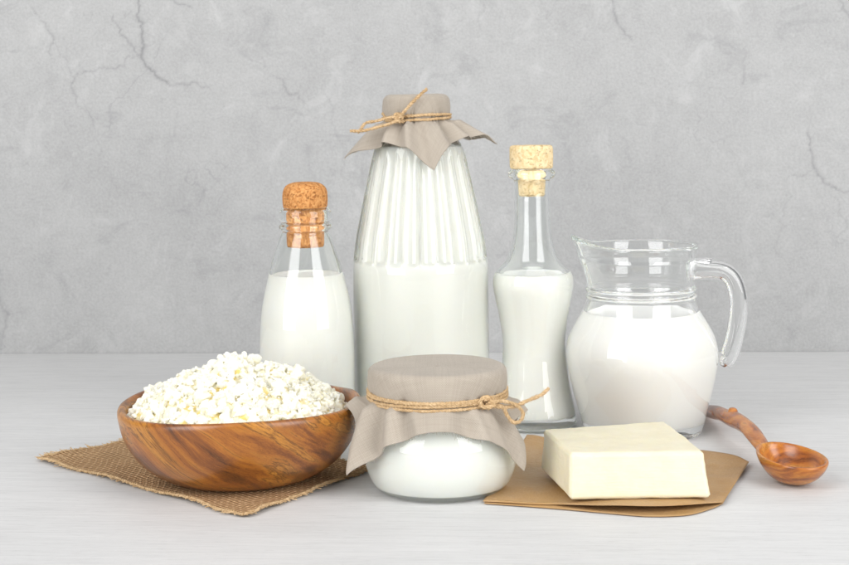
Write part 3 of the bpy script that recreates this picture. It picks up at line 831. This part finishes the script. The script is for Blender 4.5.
def mat_curd():
    k = NT('curd'); o = k.coord()
    f = k.noise(o, 700, 4, 0.6); g = k.noise(o, 170, 3, 0.6)
    col = k.ramp(g, [(0.36, (0.77, 0.73, 0.57)), (0.50, (0.79, 0.775, 0.685))])
    k.set(Base_Color=col, Roughness=0.38, Subsurface_Weight=0.7, Subsurface_Scale=0.0026, Normal=k.bump(f, 0.3, 0.0005))
    k.p.inputs['Subsurface Radius'].default_value = (1.0, 0.95, 0.75)
    return k.m
def mat_whey_shade():
    k = NT('creamy_curd'); o = k.coord()
    k.set(Base_Color=k.ramp(k.noise(o, 130, 3), [(0.48, (0.82, 0.78, 0.60)), (0.62, (0.70, 0.54, 0.17))]), Roughness=0.3)  # whey spots; the yellow also paints in warm shade between curds
    return k.m
ch = root('cottage_cheese', 'heap of white cottage cheese curds filling the wooden bowl', 'cottage cheese', (bc.x, Yw, 0.0322))
def mound(x, y):
    rho = math.hypot(x, y)/0.0635
    a = math.atan2(y, x)
    h = 0.0135+0.0215*(1-min(rho, 1.0)**1.75)-max(0, rho-0.9)*0.02
    h += 0.0035*math.exp(-((x+0.006)**2+(y-0.004)**2)/(0.010**2))
    h += 0.0050*noise.noise(Vector((x*60, y*60, 2.1)))+0.0044*noise.noise(Vector((x*140, y*140, 5.1)))
    h -= 0.0030*max(0, math.cos(a))*min(1, rho)
    return h
# underlying mass
V = []; N_ = 60
for i in range(31):
    for j in range(90):
        r = 0.0655*i/30; a = 2*math.pi*j/90; x, y = r*math.cos(a), r*math.sin(a)
        V.append((x, y, mound(x, y)-0.0015-(0.004 if i == 30 else 0)))
F = grid_faces(31, 90)
V += [(x*0.98*1.0, y*0.98, z-0.006) for x, y, z in V[30*90:31*90]]
F += [(30*90+j, 30*90+(j+1) % 90, 31*90+(j+1) % 90, 31*90+j) for j in range(90)]
mesh_np('cream', V, F, mat_whey_shade(), ch)
tpl = []
for q in range(14):
    bm = bmesh.new(); bmesh.ops.create_icosphere(bm, subdivisions=3 if q < 5 else 2, radius=1)
    off = Vector((q*9.1, 0, 0))
    for v in bm.verts:
        n = v.co.normalized()
        v.co = v.co*(1+0.46*noise.noise(n*1.3+off)+0.32*noise.noise(n*2.6+off)+0.08*noise.noise(n*6+off))
    vv = np.array([v.co[:] for v in bm.verts]); ff = np.array([[v.index for v in f.verts] for f in bm.faces]); bm.free()
    tpl.append((vv, ff))
def rotm():
    q = rng.normal(size=4); q /= np.linalg.norm(q); w, x, y, z = q
    return np.array([[1-2*(y*y+z*z), 2*(x*y-z*w), 2*(x*z+y*w)], [2*(x*y+z*w), 1-2*(x*x+z*z), 2*(y*z-x*w)], [2*(x*z-y*w), 2*(y*z+x*w), 1-2*(x*x+y*y)]])
VV, FF, off = [], [], 0
def curd(p, s, an=0.25):
    global off
    vv, ff = tpl[rng.integers(0, 14) if s > 0.0016 else rng.integers(5, 14)]
    sc = s*np.array([1+rng.normal()*an, 1+rng.normal()*an, 1+rng.normal()*an*0.8]); sc = np.maximum(sc, s*0.5)
    v = (vv*sc)@rotm().T+p; VV.append(v); FF.append(ff+off); off += len(v)
for i in range(1700):
    r = 0.0630*math.sqrt(rng.random()); a = rng.random()*2*math.pi; x, y = r*math.cos(a), r*math.sin(a)
    s = rng.choice([0.0011, 0.0016, 0.0022, 0.0029], p=[.26, .34, .27, .13])*rng.uniform(.85, 1.15)
    if noise.noise(Vector((x*150, y*150, 7))) < -0.42: continue        # little hollows
    curd(np.array([x, y, mound(x, y)-0.0014+rng.uniform(-0.0010, 0.0018)]), s)
for i in range(650):     # crumbs on top
    r = 0.0625*math.sqrt(rng.random()); a = rng.random()*2*math.pi; x, y = r*math.cos(a), r*math.sin(a)
    curd(np.array([x, y, mound(x, y)+rng.uniform(-0.0004, 0.0014)]), rng.uniform(.0005, .0010))
pk = at(231, 357, Yw+0.004)-ch.location
for i in range(46):      # lump at the summit
    d = rng.normal(size=3)*np.array([.0034, .0034, .0022])
    curd(np.array(pk)+d+np.array([0, 0, -0.0022]), rng.uniform(.0012, .0022))
VVa = np.vstack(VV); FFa = np.vstack(FF)
me = bpy.data.meshes.new('curds'); me.vertices.add(len(VVa)); me.vertices.foreach_set('co', VVa.astype(np.float32).ravel())
me.loops.add(FFa.size); me.loops.foreach_set('vertex_index', FFa.ravel().astype(np.int32))
me.polygons.add(len(FFa)); me.polygons.foreach_set('loop_start', (np.arange(len(FFa))*3).astype(np.int32))
me.polygons.foreach_set('loop_total', np.full(len(FFa), 3, np.int32)); me.update(calc_edges=True); me.validate()
cu = link('curds', me, mat_curd(), ch)
rm = cu.modifiers.new('fuse', 'REMESH'); rm.mode = 'VOXEL'; rm.voxel_size = 0.00028; rm.use_smooth_shade = True
sm = cu.modifiers.new('soften', 'SMOOTH'); sm.factor = 0.5; sm.iterations = 5

# ================================================================== PAPER + BUTTER
def mat_paper():
    k = NT('brown_paper'); o = k.coord()
    f = k.noise(o, 30, 6, 0.6); g = k.noise(k.map(o, (30, 300, 30)), 4, 4); s = k.noise(o, 700, 3)
    col = k.ramp(f, [(0.3, (0.36, 0.215, 0.092)), (0.7, (0.47, 0.30, 0.145))])
    col = k.mix(0.2, col, k.ramp(g, [(0.3, (0.31, 0.17, 0.07)), (0.7, (0.52, 0.34, 0.17))]))
    grease = k.ramp(k.noise(k.map(o, loc=(1, 3, 0)), 18, 4), [(0.45, 0.0), (0.6, 0.5)])
    col = k.mix(grease, col, (0.40, 0.215, 0.060))
    k.set(Base_Color=col, Roughness=0.5, Normal=k.bump(k.math('ADD', f, k.math('MULTIPLY', s, 0.15)), 0.9, 0.004))
    return k.m
M_paper = mat_paper()
paper = root('folded_paper', 'folded sheet of brown kraft paper under the block of butter', 'paper', ground(600, 490))
b0 = np.array(paper.location)
def interp_px(pts, x): return np.interp(x, [p[0] for p in pts], [p[1] for p in pts])
def sheet(name, front, back, zfront, zback, wav, flip=False):
    nu, nv = 120, 50; V = []
    Fp = resample([(a, b, 0) for a, b in front], nu+1); Bp = resample([(a, b, 0) for a, b in back], nu+1)
    for i in range(nv+1):
        v = i/nv
        for j in range(nu+1):
            u = j/nu
            zf, zb = zfront(u), zback(u)
            pf = np.array(ground(Fp[j][0], Fp[j][1], zf)); pb = np.array(ground(Bp[j][0], Bp[j][1], zb))
            p = pf*(1-v)+pb*v
            p[2] = zf+(zb-zf)*(v**1.0)
            p[2] += wav(u, v)
            V.append(p-b0)
    o = mesh_np(name, V, grid_faces(nv+1, nu+1, wrap=False), M_paper, paper)
    so = o.modifiers.new('thickness', 'SOLIDIFY'); so.thickness = 0.00028; so.offset = 1
    return o
lens = lambda u, c0, w: max(0.0, 1-((u-c0)/w)**2)
sheet('lower_layer', [(484, 503.5), (520, 506), (560, 509), (610, 513.5), (650, 516.5), (688, 515), (712, 508.5), (723, 503.5)],
      [(529, 438), (560, 441), (600, 444), (640, 447), (680, 450), (715, 453), (735, 457), (746, 463)],
      lambda u: 0.0006, lambda u: 0.0006, lambda u, v: 0.0)
sheet('upper_layer', [(483, 501.5), (520, 503.5), (560, 504.5), (610, 505.5), (650, 506), (685, 505), (708, 503.5), (723, 502.5)],
      [(527, 436), (560, 440), (600, 443), (640, 446), (680, 449), (712, 451.5), (735, 455.5), (749, 462)],
      lambda u: 0.0014+0.0034*lens(u, 0.66, 0.36), lambda u: 0.0016+0.0012*(u > .9)*(u-.9)*10,
      lambda u, v: 0.0003*noise.noise(Vector((u*6, v*5, 0)))+0.0010*math.exp(-((u-0.03)/0.05)**2)*v)
def mat_butter():
    k = NT('butter'); o = k.coord()
    f = k.noise(o, 60, 5, 0.6); g = k.noise(k.map(o, (30, 30, 500)), 2, 3)
    col = k.ramp(f, [(0.3, (0.715, 0.655, 0.475)), (0.7, (0.735, 0.685, 0.525))])
    h = k.math('ADD', k.math('MULTIPLY', f, 0.6), k.math('MULTIPLY', g, 0.25))
    h = k.math('ADD', h, k.math('MULTIPLY', k.noise(o, 500, 3), 0.12))
    k.set(Base_Color=col, Roughness=0.42, Subsurface_Weight=0.5, Subsurface_Scale=0.004, Normal=k.bump(h, 0.38, 0.0024))
    k.p.inputs['Subsurface Radius'].default_value = (1.0, 0.75, 0.3)
    return k.m
zb, zt = 0.0050, 0.0292
c8 = [ground(570, 500, zb), ground(711, 498, zb), None, ground(541, 469, zb), ground(570.5, 453, zt), ground(704.5, 451, zt), ground(665, 420.5, zt), ground(543, 429, zt)]
c8[2] = c8[1]+(c8[6]-c8[5])+Vector((0.003, 0, 0)); c8[2].z = zb
Vb = c8; ctr = sum(Vb, Vector())/8; base = Vector((ctr.x, ctr.y, zb))
bm = bmesh.new(); vs = [bm.verts.new(v-base) for v in Vb]
for f in [(3, 2, 1, 0), (4, 5, 6, 7), (0, 1, 5, 4), (1, 2, 6, 5), (2, 3, 7, 6), (3, 0, 4, 7)]: bm.faces.new([vs[i] for i in f])
bmesh.ops.recalc_face_normals(bm, faces=bm.faces)
bmesh.ops.bevel(bm, geom=bm.edges[:], offset=0.0012, segments=3, affect='EDGES')
bmesh.ops.triangulate(bm, faces=bm.faces)
me = bpy.data.meshes.new('butter_block'); bm.to_mesh(me); bm.free()
bt = link('butter_block', me, mat_butter()); bt.location = base
rm = bt.modifiers.new('remesh', 'REMESH'); rm.mode = 'VOXEL'; rm.voxel_size = 0.00075; rm.use_smooth_shade = True
tx = bpy.data.textures.new('butter_dents', 'CLOUDS'); tx.noise_scale = 0.016; tx.noise_depth = 2
dm = bt.modifiers.new('dents', 'DISPLACE'); dm.texture = tx; dm.strength = 0.0011; dm.mid_level = 0.5; dm.texture_coords = 'LOCAL'
tag(bt, 'pale yellow rectangular block of butter lying on the brown paper', 'butter')

# ================================================================== SPOON
olive = [(0.13, 0.028, 0.009), (0.34, 0.094, 0.014), (0.50, 0.175, 0.022), (0.64, 0.29, 0.050)]
M_spoon = mat_wood('olive_wood', olive, 14.0, (0, R(12), R(72)), rough=0.27, warp=0.6, seed=4.2, coat=0.5, contrast=0.6)
sc_ = Vector((0.2065, 0.808, 0))
sp = root('wooden_spoon', 'reddish brown carved wooden spoon lying to the right of the butter', 'spoon', sc_)
ax = Vector((0.30, -1, 0)).normalized(); sd = Vector((-ax.y, ax.x, 0))
Ln, Wd, ZR = 0.0250, 0.0182, 0.0160
def outline(t):
    c_, s_ = math.cos(t), math.sin(t)
    wd = Wd*(1+0.10*c_)*abs(s_)**0.0 if False else Wd*(1+0.07*c_)
    return Ln*c_, wd*s_
V = []; rings = []
def ring(scale, z, tilt=0.0):
    for j in range(96):
        t = 2*math.pi*j/96; a, b = outline(t); a *= scale; b *= scale
        zz = z+tilt*(a/Ln)*(z/ZR)
        V.append(tuple(ax*a+sd*b+Vector((0, 0, zz))))
    rings.append(1)
# outside from the bottom up, over the rim, down inside
for s, z in ((0.02, 0.0002), (0.25, 0.0003), (0.42, 0.0012), (0.58, 0.0030), (0.72, 0.0056), (0.84, 0.0088), (0.93, 0.0122), (0.985, 0.0152), (1.0, 0.0170), (0.993, 0.0178), (0.965, 0.0181),
             (0.925, 0.0179), (0.895, 0.0171), (0.86, 0.0152), (0.80, 0.0125), (0.70, 0.0095), (0.56, 0.0070), (0.38, 0.0053), (0.2, 0.0045), (0.02, 0.0043)):
    ring(s, z*0.90, -0.0020)
o = mesh_np('spoon_bowl', V, grid_faces(len(rings), 96), M_spoon, sp)
ss = o.modifiers.new('round', 'SUBSURF'); ss.levels = 1; ss.render_levels = 1
hpts = [(773, 455, .832, 4.5, 7), (764, 448, .843, 5.5, 9), (757, 439, .857, 6.0, 9), (750, 430, .874, 7.2, 8.8), (741, 423, .893, 8.2, 9.2), (731, 418, .915, 7.4, 9.5),
        (722, 414, .938, 6.2, 9.2), (714, 412, .960, 7.4, 9.2), (706, 410.5, .982, 7.0, 8.5), (700, 409, 1.0, 5.0, 7.0)]
path = resample([at(a, b, Y)-sc_ for a, b, Y, _, _ in hpts], 80)
hh = resample([(q[3], q[4], 0) for q in hpts], 80)
rad = []
for i in range(80):
    e = min(1, (79-i)/6); e = math.sqrt(max(0.05, 1-(1-e)**2)); kk = 0.9/FPX
    rad.append((hh[i][1]*kk*e, hh[i][0]*kk*e))
Vh, Fh = tube(path, rad, 28)
bagh = Bag(); bagh.add((Vh, Fh))
kn = at(733, 410.5, .912)-sc_
Vk, Fk = lathe([(1e-6, -0.0022), (0.0016, -0.0018), (0.0024, 0), (0.0016, 0.0016), (1e-6, 0.0021)], 18)
bagh.add(([(v[0]*1.3+kn.x, v[1]*2.0+kn.y, v[2]+kn.z) for v in Vk], Fk))
ho = bagh.build('handle', M_spoon, sp)
rm = ho.modifiers.new('fuse', 'REMESH'); rm.mode = 'VOXEL'; rm.voxel_size = 0.0005; rm.use_smooth_shade = True
sm = ho.modifiers.new('soften', 'SMOOTH'); sm.factor = 0.5; sm.iterations = 6
print('SCENE BUILT')
